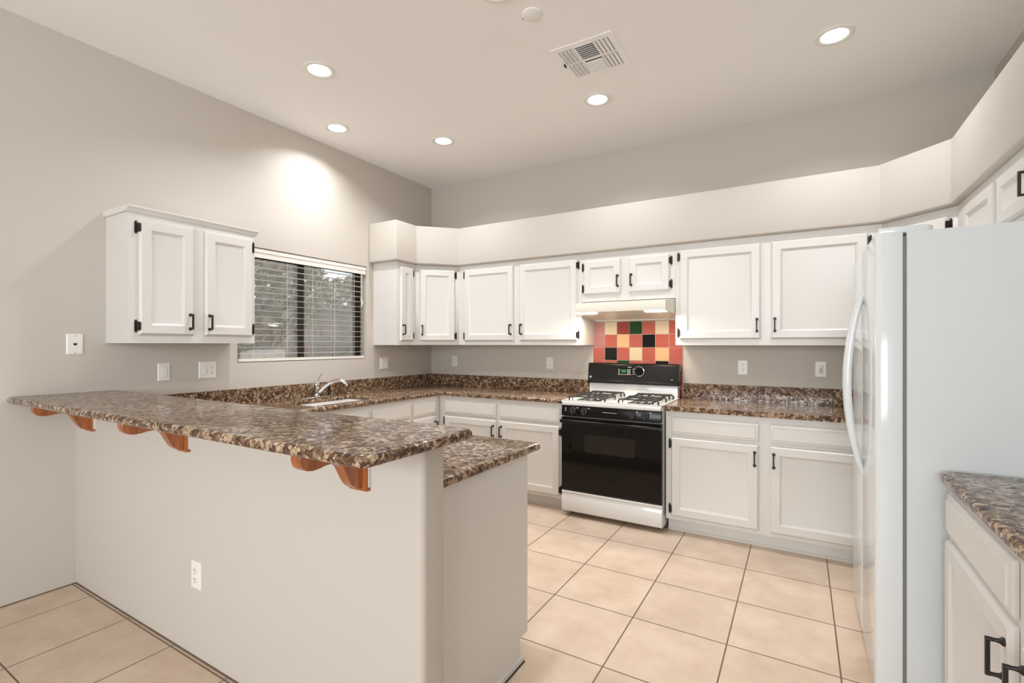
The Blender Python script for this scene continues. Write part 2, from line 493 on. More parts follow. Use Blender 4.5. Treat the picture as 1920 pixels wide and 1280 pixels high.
MB().box(-.025, .025, by0 + .008, by1 - .008, .006, .028, bev=.003).build('bottom_rail', M['blind'], bl)
c_ = MB()
for y in (2.19 - 2.68, 2.47 - 2.68, 2.71 - 2.68, 2.94 - 2.68, 3.16 - 2.68):
    for x in (-.025, .025):
        c_.tube([(x, y, .02), (x, y, .42), (x, y, 2.05 - WZ0)], .0012, 5)
c_.build('ladder_cords', M['blind'], bl)
c_ = MB()
for k, (y, zl) in enumerate(((3.235 - 2.68, 1.80), (3.25 - 2.68, 1.775), (3.24 - 2.68, 1.755))):
    c_.tube([(.034, y, 2.05 - WZ0), (.034, y + .002, zl - WZ0)], .0012, 5)
    c_.lathe([(.003, .028), (.007, .0), (.006, -.002)], (.034, y + .002, zl - WZ0 - .02), 'z', 8)
c_.build('pull_cords', M['plastic'], bl)

# ------------------------------------------------------------------ cabinets
def handle_mesh():
    m = MB()
    m.box(-.0045, .0045, -.036, -.027, -.047, .047, bev=.0018)
    for sz in (-1, 1):
        zc = sz * .043
        # flared square post from the foot on the door to the grip
        pr = [(.0105, 0), (.0105, -.004), (.0060, -.010), (.0048, -.018), (.0055, -.028), (.0050, -.034)]
        m.lathe(pr, (0, 0, zc), 'y', 10)
    return m.mesh('handle', M['black'])
HANDLE = handle_mesh()
def hinge_mesh(sgn):
    m = MB()
    def leaf(x0, x1, h, y0, y1):
        xm = (x0 + x1) / 2
        m.prism([(x0, -h * .36), (xm - (x1 - x0) * .18, -h * .5), (xm + (x1 - x0) * .18, -h * .5), (x1, -h * .36), (x1, h * .36), (xm + (x1 - x0) * .18, h * .5), (xm - (x1 - x0) * .18, h * .5), (x0, h * .36)], 'y', y0, y1)
    leaf(*sorted((-sgn * .019, -sgn * .005)), .074, -.004, 0)
    leaf(*sorted((-sgn * .004, sgn * .004)), .050, -.023, -.004)
    m.lathe([(.0042, -.024), (.0042, .024)], (-sgn * .004, -.008, 0), 'z', 8)
    return m.mesh('hinge', M['black'])
HINGE = {1: hinge_mesh(1), -1: hinge_mesh(-1)}     # 1: hinged on its low-x side

def door_mesh(w, h, name='door', fr=.052):
    t = .020
    r = [(0, w, 0, h, 0), (0, w, 0, h, -.008), (.003, w - .003, .003, h - .003, -.013), (.010, w - .010, .010, h - .010, -t),
         (fr, w - fr, fr, h - fr, -t), (fr + .004, w - fr - .004, fr + .004, h - fr - .004, -t + .003),
         (fr + .014, w - fr - .014, fr + .014, h - fr - .014, -t + .010), (fr + .018, w - fr - .018, fr + .018, h - fr - .018, -t + .011)]
    return MB().rings(r).mesh(name, M['cab'], 25)
def drawer_mesh(w, h):
    t = .020
    r = [(0, w, 0, h, 0), (0, w, 0, h, -.008), (.003, w - .003, .003, h - .003, -.012), (.018, w - .018, .018, h - .018, -.016),
         (.021, w - .021, .021, h - .021, -t)]
    return MB().rings(r).mesh('drawer_front', M['cab'], 25)

def add_door(t, x0, x1, z0, z1, hinge, hz, fr=.057, handle=True):
    """hinge: 'l' or 'r' (seen from the front) or None; hz: height of the handle's centre"""
    d = link('door', door_mesh(x1 - x0, z1 - z0, fr=fr), t, (x0, -.001, z0))
    if hinge:
        sg = 1 if hinge == 'l' else -1
        for z in (.05, z1 - z0 - .05):
            link('hinge', HINGE[sg], d, (0 if hinge == 'l' else x1 - x0, 0.001, z))
    if handle:
        hx = (x1 - x0 - .024) if hinge != 'r' else .024
        link('handle', HANDLE, d, (hx, -.0195, hz - z0))
    return d
def add_drawer(t, x0, x1, z0, z1):
    return link('drawer_front', drawer_mesh(x1 - x0, z1 - z0), t, (x0, -.001, z0))

CABS = 'white wall cabinets'
def wall_cab(label, loc, rz, w, depth, z0, z1, doors, base_z=0, name='wall_cabinet', poly=None):
    t = thing(name, label, 'cabinet', (loc[0], loc[1], z0), rz, 'wall cabinets round the kitchen')
    m = MB()
    h = z1 - z0
    if poly: m.prism(poly, 'z', 0, h, bev=.0015, seg=1)
    else: m.box(0, w, 0, depth, 0, h, bev=.0015, seg=1)
    m.build('carcass', M['cab'], t)
    for (x0, x1, a, b_, hg, hz) in doors:
        add_door(t, x0, x1, a - z0, b_ - z0, hg, hz - z0, handle=hz > 0)
    return t

# beside the window, over the bar
XF = -3.272
lc = wall_cab('white two-door wall cabinet with crown strip, between phone jack and window', (XF, 1.262), R(90), .738, .303, 1.376, 2.125,
              [(.045, .338, 1.424, 2.090, 'l', 1.508), (.404, .716, 1.424, 2.090, 'r', 1.508)])
MB().prism([(.303, 0), (-.010, 0), (-.012, .010), (-.024, .024), (-.024, .034), (.303, .034)], 'x', -.014, .752).build('crown_strip', M['cab'], lc, loc=(0, 0, .749))
# narrow one beside the window
wall_cab('narrow single-door white wall cabinet with wide end panel beside the window blind', (XF + .007, 3.385), R(90), .255, .312, U0, U1,
         [(.035, .208, 1.402, 2.108, 'r', 1.508)])
# corner, diagonal
q = math.sqrt(.5)
dl = math.hypot(.298, .305)
def dpoly(p, o, a):
    c, s = math.cos(-a), math.sin(-a)
    return [((x - o[0]) * c - (y - o[1]) * s, (x - o[0]) * s + (y - o[1]) * c) for x, y in p]
o = (-3.265, 3.640); a = math.atan2(.305, .305)
wall_cab('diagonal corner white wall cabinet with one door, in the corner past the window', o, a, .43, .3, U0, U1,
         [(.040, .388, 1.402, 2.108, 'r', 1.508)],
         poly=dpoly([(-3.265, 3.641), (-2.961, 3.945), (-2.961, YB), (XL, YB), (XL, 3.641)], o, a))
# back wall, two doors next to the corner
wall_cab('white two-door wall cabinet between the diagonal corner cabinet and the range hood', (-2.960, 3.945), 0, 1.325, .303, U0, U1,
         [(.074, .641, 1.402, 2.108, 'l', 1.508), (.707, 1.285, 1.402, 2.108, 'r', 1.508)])
# over the hood
wall_cab('short two-door white wall cabinet directly above the range hood', (-1.634, 3.945), 0, .788, .303, 1.733, U1,
         [(.021, .351, 1.797, 2.082, 'l', 1.897), (.417, .747, 1.797, 2.082, 'r', 1.897)])
# right of the hood
wall_cab('wide two-door white wall cabinet between the range hood and the refrigerator', (-.845, 3.945), 0, 1.300, .303, U0, U1,
         [(.032, .598, 1.408, 2.100, 'l', 1.508), (.664, 1.228, 1.408, 2.100, 'r', 1.508)])
# diagonal, behind the fridge
o = (.456, 3.945); a = -math.atan2(.305, .305)
wall_cab('diagonal corner white wall cabinet just showing behind and above the refrigerator top', o, a, .43, .3, U0, U1,
         [(.040, .388, 1.402, 2.100, 'r', 1.508)],
         poly=dpoly([(.456, 3.945), (.761, 3.641), (XR, 3.641), (XR, YB), (.456, YB)], o, a))
# above the fridge
wall_cab('white wall cabinet with two short doors over the refrigerator, below the soffit', (.762, 3.640), R(-90), 1.42, .304, 1.84, U1,
         [(.190, .645, 1.885, 2.105, None, 0), (.700, 1.107, 1.885, 2.105, None, 1.975)])

def base_cab(label, loc, rz, w, depth, drawers, doors, ends=(0, 0)):
    t = thing('base_cabinet', label, 'cabinet', (loc[0], loc[1], 0), rz, 'base cabinets under the granite counters')
    MB().box(0, w, 0, depth, .102, CT0, bev=.0015, seg=1).build('carcass', M['cab'], t)
    MB().box(0.001, w - .001, .075, depth, 0, .102).box(0.001, w - .001, .066, .075, 0, .016, bev=.004).build('toe_kick', M['toe'], t)
    for (x0, x1, z0, z1) in drawers: add_drawer(t, x0, x1, z0, z1)
    for (x0, x1, z0, z1, hg) in doors: add_door(t, x0, x1, z0, z1, hg, z1 - .095)
    return t
base_cab('white base cabinet between the range and the refrigerator, two drawers over two doors', (-.845, 3.63), 0, 1.30, .617,
         [(.038, .606, .722, .842), (.670, 1.240, .722, .842)],
         [(.038, .606, .130, .700, 'l'), (.670, 1.240, .130, .700, 'r')])
base_cab('white base cabinet in the back corner to the far side of the range', (-2.955, 3.63), 0, 1.292, .617,
         [(.069, .645, .722, .842), (.678, 1.262, .722, .842)],
         [(.069, .645, .130, .700, 'l'), (.678, 1.262, .130, .700, 'r')])
base_cab('white sink base cabinet under the window, seen over the bar counter', (-2.957, 1.98), R(90), 1.65, .617,
         [(.320, .765, .722, .842), (.795, 1.240, .722, .842), (1.275, 1.585, .722, .842)],
         [(.320, .765, .130, .700, 'l'), (.795, 1.240, .130, .700, 'r'), (1.275, 1.585, .130, .700, 'l')])
pc = base_cab('white peninsula base cabinet with a plain end panel, behind the half wall', (-1.045, 1.885), R(180), 1.905, .643,
              [(.04, .62, .722, .842), (.68, 1.26, .722, .842)], [(.04, .62, .130, .700, 'l'), (.68, 1.26, .130, .700, 'r')])
MB().prism([(-.002, .102), (.062, .102), (.062, .0), (.643, .0), (.643, CT0), (-.002, CT0)], 'x', -.006, .012, bev=.0015, seg=1).build('end_panel', M['cab'], pc)
base_cab('white base cabinet in the foreground against the refrigerator side, large black pulls', (.452, 2.262), R(-90), 1.36, .612,
         [(.030, .640, .712, .850), (.715, 1.325, .712, .850)],
         [(.030, .640, .130, .690, None), (.715, 1.325, .130, .690, 'r')])

# ------------------------------------------------------------------ countertops
SX0, SX1, SY0, SY1 = -3.42, -3.035, 2.30, 2.96
def in_u(x, y):
    if SX0 < x < SX1 and SY0 < y < SY1: return False
    return (x < -2.925) or (y > 3.598 and x < -1.660) or (y < 1.975)
ct = thing('countertop', 'brown granite countertop running round the sink corner and down the peninsula', 'countertop', (-3.2, 3.0, CT0))
def shift(mb, v):
    bmesh.ops.translate(mb.bm, vec=v, verts=list(mb.bm.verts)); return mb
g = MB().cells(sorted([XL, SX0, SX1, -2.925, -1.660, -1.018]), sorted([PW1, 1.975, SY0, SY1, 3.598, YB]),
               lambda x, y: in_u(x, y) and not (x > -1.660 and y > 1.975), 'z', CT0, CT1, bev=.0125, seg=4)
shift(g, (3.2, -3.0, -CT0)).build('counter_slab', M['granite'], ct)
g = MB().box(XL, XL + .02, PW1, YB, CT1, 1.040, bev=.002).box(XL + .02, -1.657, YB - .02, YB, CT1, 1.040, bev=.002)
shift(g, (3.2, -3.0, -CT0)).build('backsplash', M['granite'], ct)
ct2 = thing('countertop', 'short brown granite countertop between the range and the refrigerator', 'countertop', (0, 4.0, CT0))
g = MB().box(-.846, XR, 3.598, YB, CT0, CT1, bev=.0125, seg=4)
shift(g, (0, -4.0, -CT0)).build('counter_slab', M['granite'], ct2)
g = MB().box(-.842, XR, YB - .02, YB, CT1, 1.044, bev=.002)
shift(g, (0, -4.0, -CT0)).build('backsplash', M['granite'], ct2)
g = MB().prism([(XR, .85), (.418, .85)] + arc(.418 + .06, 2.272 - .06, .06, 180, 90, 6) + [(XR, 2.272)], 'z', CT0, CT1, bev=.0125, seg=4)
tag(shift(g, (-.7, -1.6, -CT0)).build('countertop', M['granite'], loc=(.7, 1.6, CT0)), 'brown granite countertop in the foreground touching the refrigerator side', 'countertop')
rc = .035
g = MB().prism([(XL, .838)] + arc(-.918 - rc, .838 + rc, rc, -90, 0, 6) + arc(-.918 - rc, 1.318 - rc, rc, 0, 90, 6) + [(XL, 1.318)], 'z', PWZ, 1.093, bev=.0145, seg=5)
tag(shift(g, (2.2, -1.08, -PWZ)).build('bar_countertop', M['granite'], loc=(-2.2, 1.08, PWZ)), 'raised brown granite bar top on the half wall, overhanging on wooden corbels', 'countertop')

# ------------------------------------------------------------------ corbels
def corbel(x, label):
    t = thing('corbel', label, 'corbel', (x, PW0, .895), 0, 'wooden corbels under the bar top')
    prof = [(-.018, .164), (-.245, .164), (-.246, .140), (-.240, .122), (-.225, .110), (-.205, .1055), (-.180, .107), (-.155, .112), (-.130, .113),
            (-.110, .106), (-.094, .090), (-.082, .068), (-.070, .045), (-.058, .027), (-.042, .014), (-.018, .006)]
    MB().prism(prof, 'x', -.022, .022, bev=.002, seg=1).build('bracket', M['wood'], t)
    MB().box(-.040, .040, -.018, 0, 0, .164, bev=.003).build('back_plate', M['wood'], t)
    MB().box(.040, .044, -.010, 0, .012, .164).build('caulk_edge', M['cab'], t)
corbel(-1.242, 'stained wooden corbel under the free end of the bar top')
corbel(-2.360, 'stained wooden corbel under the middle of the bar top')
corbel(-3.355, 'stained wooden corbel under the bar top closest to the wall')

# ------------------------------------------------------------------ sink and faucet
sk = thing('sink', 'stainless steel sink basin sunk in the granite counter under the window', 'sink', ((SX0 + SX1) / 2, (SY0 + SY1) / 2, .70))
hx, hy = (SX1 - SX0) / 2 + .006, (SY1 - SY0) / 2 + .006
m = MB()
def rr(hx, hy, r, z, n=5):
    p = arc(hx - r, hy - r, r, 0, 90, n) + arc(-hx + r, hy - r, r, 90, 180, n) + arc(-hx + r, -hy + r, r, 180, 270, n) + arc(hx - r, -hy + r, r, 270, 360, n)
    return [m.bm.verts.new((x, y, z)) for x, y in p]
loops = [rr(hx + .02, hy + .02, .05, .187), rr(hx, hy, .05, .187), rr(hx - .01, hy - .01, .05, .03), rr(hx - .04, hy - .04, .04, .004), rr(.04, .04, .03, 0)]
for A, B in zip(loops, loops[1:]):
    n = len(A)
    for i in range(n): m.bm.faces.new([A[i], A[(i + 1) % n], B[(i + 1) % n], B[i]])
m.bm.faces.new(loops[-1])
bmesh.ops.recalc_face_normals(m.bm, faces=list(m.bm.faces))
bmesh.ops.reverse_faces(m.bm, faces=list(m.bm.faces))
m.build('basin', M['steel'], sk)
MB().lathe([(.045, .002), (.040, .005), (.02, .003)], (0, 0, 0), 'z', 20).build('drain', M['chrome'], sk)

fa = thing('faucet', 'chrome single-lever kitchen faucet with curved spout behind the sink', 'faucet', (-3.475, 2.665, CT1))
MB().prism(arc(0, .13, .026, 0, 180, 8) + arc(0, -.13, .026, 180, 360, 8), 'z', 0, .012, bev=.004).build('deck_plate', M['chrome'], fa)
MB().lathe([(.027, .010), (.024, .020), (.022, .085), (.0235, .090), (.0235, .118), (.018, .130), (.008, .136)], (0, 0, 0), 'z', 20).build('body', M['chrome'], fa)
sp = [(.012, .012, .045), (.040, .035, .085), (.075, .060, .118), (.115, .085, .140), (.150, .105, .146), (.180, .120, .138), (.198, .130, .118), (.202, .132, .098)]
MB().tube(sp, [.016, .015, .0145, .014, .014, .0145, .015, .015], 12).build('spout', M['chrome'], fa)
MB().tube([(0, 0, .125), (.006, .008, .150), (.014, .020, .178), (.024, .034, .204)], [.008, .007, .008, .009], 10, flat=.6).build('lever', M['chrome'], fa)
MB().lathe([(.014, .010), (.012, .022), (.009, .03), (.009, .075), (.011, .08), (.010, .1)], (.0, .12, 0), 'z', 14).build('side_sprayer', M['black'], fa)

# ------------------------------------------------------------------ tile panel behind the range
tp = thing('tile_panel', 'panel of red, cream, peach, black and green square tiles behind the range', 'tile', (-1.25, YB, .9))
x0t, pt = -1.646, .11375
MB().box(x0t + 1.25 - .004, x0t + 1.25 + 7 * pt + .002, -.006, -.001, 0, .673).build('grout', M['grout'], tp)
TM = [M['t_red'], M['t_dred'], M['t_pink'], M['t_cream'], M['t_peach'], M['t_black'], M['t_green']]
RED, DRED, PINK, CRM, PCH, BLK, GRN = range(7)
rows = [
        [PINK, CRM, DRED, GRN, RED, CRM, RED],
        [PINK, RED, PCH, RED, BLK, RED, RED],
        [RED, BLK, RED, CRM, RED, PCH, RED],
        [RED, RED, GRN, RED, RED, BLK, RED],
        [CRM, RED, RED, PCH, RED, CRM, RED], [RED, BLK, CRM, RED, GRN, RED, DRED]]
zt = 1.572
m = MB()
for i, rw in enumerate(rows):
    for j, c in enumerate(rw):
        a0 = x0t + 1.25 + j * pt
        zz1 = zt - i * .1155 - .9
        zz0 = max(zz1 - .1155, .001)
        m.box(a0 + .002, a0 + pt - .002, -.011, -.004, zz0 + .002, zz1 - .002, bev=.0022, seg=2, mi=c)
m.build('tiles', TM, tp)

# ------------------------------------------------------------------ range
RX0, RX1, RY = -1.650, -.856, 3.560
rg = thing('gas_range', 'white and black freestanding gas range with black oven door', 'range', ((RX0 + RX1) / 2, RY, 0))
W = (RX1 - RX0) / 2
MB().box(-W + .002, W - .002, .03, .66, .04, .888, bev=.003).build('body', M['enamel'], rg)
for x in (-W + .05, W - .05):
    for y in (.12, .6):
        MB().lathe([(.018, 0), (.018, .008), (.008, .012), (.008, .05)], (x, y, 0), 'z', 10).build('foot', M['dark'], rg)
# cooktop with raised rim
m = MB()
m.prism([(-W, 0.02), (-W + .01, -.012), (W - .01, -.012), (W, .02), (W, .60), (-W, .60)], 'z', .886, .916, bev=.006, seg=3)
m.box(-W, W, -.008, .018, .912, .925, bev=.005, seg=3)
m.box(-W, -W + .022, -.004, .60, .912, .925, bev=.005, seg=3)
m.box(W - .022, W, -.004, .60, .912, .925, bev=.005, seg=3)
m.build('cooktop', M['enamel'], rg)
# burners
for sx in (-1, 1):
    for y in (.165, .44):
        m = MB()
        m.lathe([(.085, .9165), (.07, .9175), (.05, .916)], (sx * .205, y, 0), 'z', 24)
        m.lathe([(.042, .917), (.042, .930), (.036, .934)], (sx * .205, y, 0), 'z', 20, mi=1)
        m.lathe([(.030, .934), (.030, .940), (.024, .943)], (sx * .205, y, 0), 'z', 20, mi=2)
        m.build('burner', [M['burner'], M['steel'], M['iron']], rg)
# grates
for sx in (-1, 1):
    m = MB()
    cx = sx * .205
    r_ = .0065
    zt_ = .951
    for x in (-.115, .115):
        m.tube([(cx + x, .045, .918), (cx + x, .050, zt_ - .006), (cx + x, .060, zt_), (cx + x, .30, zt_), (cx + x, .545, zt_), (cx + x, .555, zt_ - .006), (cx + x, .56, .918)], r_, 8)
    for y in (.060, .300, .545):
        m.tube([(cx - .15, y, .918), (cx - .15, y, zt_ - .008), (cx - .140, y, zt_), (cx, y, zt_), (cx + .140, y, zt_), (cx + .15, y, zt_ - .008), (cx + .15, y, .918)], r_, 8)
    for y in (.165, .44):
        for k in range(4):
            a = R(90 * k)
            dx, dy = math.cos(a), math.sin(a)
            m.tube([(cx + dx * .11, y + dy * .105, zt_), (cx + dx * .05, y + dy * .05, zt_ + .007), (cx + dx * .022, y + dy * .022, zt_ + .006)], r_, 8)
    for x in (-.075, .075):
        m.tube([(cx + x, .062, .922), (cx + x, .54, .922)], .004, 6)
    m.build('grate', M['iron'], rg)
# backguard
m = MB()
m.prism([(.57, .900), (.575, 1.032), (.66, 1.032), (.66, .900)], 'x', -W + .012, W - .012, bev=.004)
m.build('backguard', M['enamel'], rg)
m = MB()
m.prism([(.545, 1.030), (.540, 1.040), (.552, 1.062), (.566, 1.190), (.580, 1.203), (.665, 1.203), (.665, 1.026), (.56, 1.024)], 'x', -W + .004, W - .002, bev=.004, seg=2)
bg = m.build('control_panel', M['blk_panel'], rg)
def on_panel(x, z, out=0):      # a point on the sloping panel face
    return (x, .552 + (z - 1.062) / (1.190 - 1.062) * .014 - out, z)
tilt = Matrix.Rotation(-math.atan2(.014, .128), 3, 'X')
def pbox(name, x0, x1, z0, z1, mm, d=.003):
    c = on_panel((x0 + x1) / 2, (z0 + z1) / 2, 0)
    return MB().box(c[0] - (x1 - x0) / 2, c[0] + (x1 - x0) / 2, c[1] - d, c[1] + .003, z0, z1, bev=.0008, seg=1, rot=tilt).build(name, mm, bg)
pbox('clock_panel', -.120, .005, 1.105, 1.165, M['blk_enamel'], .003)
pbox('clock_trim', -.118, .004, 1.105, 1.109, M['silver'], .005)
pbox('clock_trim', -.030, .002, 1.168, 1.174, M['silver'], .003)
pbox('clock_display', -.086, -.042, 1.124, 1.150, M['green_led'], .005)
for i in range(2):
    for j in range(3):
        pbox('clock_button', -.032 + i * .016, -.021 + i * .016, 1.114 + j * .015, 1.124 + j * .015, M['silver'], .0045)
for j in range(3):
    pbox('clock_button', -.113, -.098, 1.116 + j * .015, 1.123 + j * .015, M['silver'], .0045)
    pbox('dial_mark', .014, .028, 1.110 + j * .02, 1.116 + j * .02, M['silver'], .0035)
c = on_panel(.070, 1.138, 0)
MB().lathe([(.043, .001), (.043, -.005), (.039, -.006), (.039, .001)], c, 'y', 32, cap=False).build('dial_ring', M['chrome'], bg)
m = MB().lathe([(.034, 0), (.033, -.010), (.028, -.016)], c, 'y', 28)
m.box(c[0] - .006, c[0] + .006, c[1] - .026, c[1] - .010, c[2] - .030, c[2] + .030, bev=.003)
m.build('oven_dial', M['blk_enamel'], bg)
c = on_panel(-W + .030, 1.078, 0)
MB().lathe([(.010, .002), (.010, -.003), (.008, -.004)], c, 'y', 20).build('round_emblem', M['silver'], bg)
pbox('small_badge', W - .062, W - .046, 1.072, 1.078, M['silver'], .002)
# front control strip and knobs
cp = MB().prism([(-.004, .800), (-.012, .806), (-.004, .884), (.04, .886), (.04, .800)], 'x', -W + .004, W - .004, bev=.003).build('knob_panel', M['blk_enamel'], rg)
for x in (-.292, -.198, .180, .278):
    m = MB().lathe([(.030, .004), (.029, -.008), (.024, -.014)], (x, -.010, .846), 'y', 24)
    m.box(x - .007, x + .007, -.036, -.020, .846 - .028, .846 + .028, bev=.004)
    kb = m.build('knob', M['knob'], rg)
    MB().box(x + .030, x + .046, -.012, -.008, .866, .874).build('knob_mark', M['silver'], cp)
MB().box(-.050, .062, -.012, -.007, .846, .850).build('name_strip', M['silver'], cp)
MB().box(-W + .035, -W + .048, -.012, -.007, .838, .868).build('knob_mark', M['gasket'], cp)
# oven door
m = MB().box(-W + .002, W - .002, -.002, .03, .222, .792, bev=.004, seg=2)
od = m.build('oven_door', M['blk_glass'], rg)
MB().prism(arc(.18, .645, .02, 0, 90, 4) + arc(-.18, .645, .02, 90, 180, 4) + arc(-.18, .545, .02, 180, 270, 4) + arc(.18, .545, .02, 270, 360, 4), 'y', -.0032, 0).build('oven_window', M['blk_win'], od)
MB().prism([(-.002, .770), (-.036, .776), (-.042, .768), (-.042, .752), (-.034, .746), (-.012, .748), (-.002, .742)][::-1], 'x', -W + .003, W - .003, bev=.003, seg=2).build('oven_handle', M['blk_enamel'], od)
# drawer
m = MB()
m.prism([(.03, .205), (.004, .205), (-.004, .198), (.008, .180), (.000, .165), (-.004, .060), (.004, .042), (.03, .042)], 'x', -W + .001, W - .001, bev=.004, seg=2)
m.build('storage_drawer', M['enamel'], rg)
MB().box(-W + .004, W - .004, .006, .04, .204, .224).build('door_gap', M['dark'], rg)

# ------------------------------------------------------------------ range hood
hd = thing('range_hood', 'off-white under-cabinet range hood with two lit lamps above the range', 'hood', (-1.245, YB, 1.58))
hb = MB()
# plan outline tapers to the front; section slopes up at the front lip
def hood_pt(x, y, z): return hb.bm.verts.new((x + 1.245, y - YB, z - 1.58))
ys = [3.755, 3.78, 3.945, 4.245]
front = []
lo = [(-1.607, 3.752, 1.632), (-.882, 3.752, 1.632), (-.850, 3.94, 1.610), (-.850, 4.245, 1.577), (-1.630, 4.245, 1.577), (-1.630, 3.94, 1.610)]
hi = [(-1.607, 3.765, 1.706), (-.882, 3.765, 1.706), (-.850, 3.94, 1.728), (-.850, 4.245, 1.731), (-1.630, 4.245, 1.731), (-1.630, 3.94, 1.728)]
mid = [(-1.612, 3.750, 1.655), (-.878, 3.750, 1.655), (-.848, 3.94, 1.655), (-.848, 4.245, 1.655), (-1.632, 4.245, 1.655), (-1.632, 3.94, 1.655)]
A = [hood_pt(*p) for p in lo]; Bm = [hood_pt(*p) for p in mid]; Bv = [hood_pt(*p) for p in hi]
# the underside is recessed: inner lip
inn = [hood_pt(p[0] + (.018 if p[0] < -1.2 else -.018), p[1] + (.020 if p[1] < 3.9 else (-.02 if p[1] > 4.1 else 0)), p[2]) for p in lo]
inn2 = [hood_pt(p[0] + (.022 if p[0] < -1.2 else -.022), p[1] + (.024 if p[1] < 3.9 else (-.024 if p[1] > 4.1 else 0)), p[2] + .010) for p in lo]
def skin(P_, Q_):
    for i in range(6): hb.bm.faces.new([P_[i], P_[(i + 1) % 6], Q_[(i + 1) % 6], Q_[i]])
skin(inn2, inn); skin(inn, A); skin(A, Bm); skin(Bm, Bv)
def capq(P_): hb.bm.faces.new([P_[0], P_[1], P_[2], P_[5]]); hb.bm.faces.new([P_[5], P_[2], P_[3], P_[4]])
capq(Bv); capq(inn2)
bmesh.ops.recalc_face_normals(hb.bm, faces=list(hb.bm.faces))
hb.build('hood_shell', M['almond'], hd, smooth=30)
for x in (-.30, .275):
    ln = MB().prism([(x - .08, -.462), (x + .08, -.462), (x + .08, -.370), (x - .08, -.370)], 'z', .042, .062, bev=.004).build('lamp_lens', M['hoodlens'], hd)
    area_light('hood_lamp', (x, -.415, .030), (R(-8), 0, 0), .13, .07, 3.4, (1.0, .88, .70), hd)
for i, x in enumerate((.04, .075, .11, .165, .205)):
    MB().box(x, x + (.022 if i != 4 else .012), -.4900, -.482, .100, .105).build('switch_button', M['plastic'] if i != 4 else M['dark'], hd)

# ------------------------------------------------------------------ refrigerator
FX, FY0, FY1, FZ = .245, 2.300, 3.225, 1.792
fr = thing('refrigerator', 'tall white side-by-side refrigerator standing against the wall at the room edge', 'refrigerator', (FX, FY0, 0))
D = FY1 - FY0
MB().box(.095, XR - FX - .02, 0.004, D - .004, .02, FZ - .004, bev=.006, seg=2).build('cabinet_body', M['fridge_side'], fr)
MB().box(.085, .097, .008, D - .008, .06, FZ - .02, bev=.002).build('gasket', M['gasket'], fr)
SP = 2.760 - FY0
for (y0, y1) in ((0, SP - .003), (SP + .003, D)):
    m = MB()
    pl = [(.084, y0), (.084, y1)] + arc(.022, y1 - .022, .022, 90, 180, 5) + arc(.022, y0 + .022, .022, 180, 270, 5)
    m.prism(pl, 'z', .045, FZ, bev=.005, seg=2)
    dr = m.build('door', M['fridge'], fr)
    yh = SP - .034 if y0 == 0 else SP + .034
    pts = []
    for k in range(15):
        u = k / 14
        pts.append((.004 - .062 * math.sin(math.pi * u) ** .8, yh, .775 + .835 * u))
    m = MB().tube(pts, [.010 + .006 * math.sin(math.pi * k / 14) for k in range(15)], 12, up=(0, 1, 0))
    m.build('door_handle', M['fridge'], dr)
MB().box(.03, .09, .01, D - .01, .003, .05, bev=.004).build('base_grille', M['fridge'], fr)
# hinge cover on top near the corner
MB().prism([(.01, .02), (.075, .02), (.16, .028), (.18, .05), (.16, .09), (.02, .10)], 'z', FZ - .004, FZ + .022, bev=.006).build('hinge_cover', M['fridge'], fr)

# ------------------------------------------------------------------ electrical plates (local: face towards -y)
def plate(mb, w, h): return mb.rings([(-w / 2, w / 2, -h / 2, h / 2, 0), (-w / 2, w / 2, -h / 2, h / 2, -.002), (-w / 2 + .004, w / 2 - .004, -h / 2 + .004, h / 2 - .004, -.006)])
def duplex(t, x=0):
    for z in (-.0195, .0195):
        m = MB()
        m.prism([(px + x, pz + z) for px, pz in arc(0, 0, .017, 20, 160, 6) + arc(0, 0, .017, 200, 340, 6)], 'y', -.0085, -.004)
        r = m.build('receptacle', M['plastic'], t)
        MB().box(x - .0075, x - .005, -.0092, -.006, z + .001, z + .010).box(x + .005, x + .0075, -.0092, -.006, z + .001, z + .009).lathe([(.0026, -.006), (.0026, -.0092)], (x, 0, z - .008), 'y', 8).build('slots', M['dark'], r)
def decora(t, x=0, kind='rocker'):
    m = MB().rings([(x - .0165, x + .0165, -.033, .033, -.005), (x - .0165, x + .0165, -.033, .033, -.008), (x - .0155, x + .0155, -.032, .032, -.0085)])
    r = m.build('insert', M['plastic'], t)
    if kind == 'rocker':
        MB().prism([(-.008, -.030), (-.013, -.030), (-.0095, 0), (-.0095, .030), (-.008, .030)], 'x', x - .0135, x + .0135).build('rocker', M['plastic'], r)
    else:
        for z in (-.018, .014):
            MB().box(x - .0075, x - .005, -.0095, -.008, z, z + .009).box(x + .005, x + .0075, -.0095, -.008, z, z + .008).lathe([(.0026, -.008), (.0026, -.0095)], (x, 0, z - .008), 'y', 8).build('slots', M['dark'], r)
        if kind == 'gfci':
            MB().box(x - .006, x + .006, -.0105, -.008, -.004, -.001).box(x - .006, x + .006, -.0105, -.008, .001, .004).build('test_button', M['gasket'], r)
def ething(name, label, cat, loc, rz, w=.072, h=.116, group=None):
    t = thing(name, label, cat, loc, rz, group)
    plate(MB(), w, h).build('cover_plate', M['plastic'], t)
    return t
LW = R(90)
OG = 'white wall outlets'
t = ething('phone_jack', 'small white phone jack plate on the wall above the bar counter end', 'wall plate', (XL, 1.119, 1.370), LW, .076, .118)
MB().prism([(-.008, .006), (.008, .006), (.008, -.002), (.004, -.007), (-.004, -.007), (-.008, -.002)], 'y', -.0075, -.005).build('jack_socket', M['dark'], t)
for z in (-.048, .048): MB().lathe([(.003, -.005), (.003, -.0068)], (0, 0, z), 'y', 8).build('screw', M['gasket'], t)
t = ething('light_switch', 'single white rocker switch under the two-door cabinet beside the window', 'switch', (XL, 1.572, 1.188), LW)
decora(t)
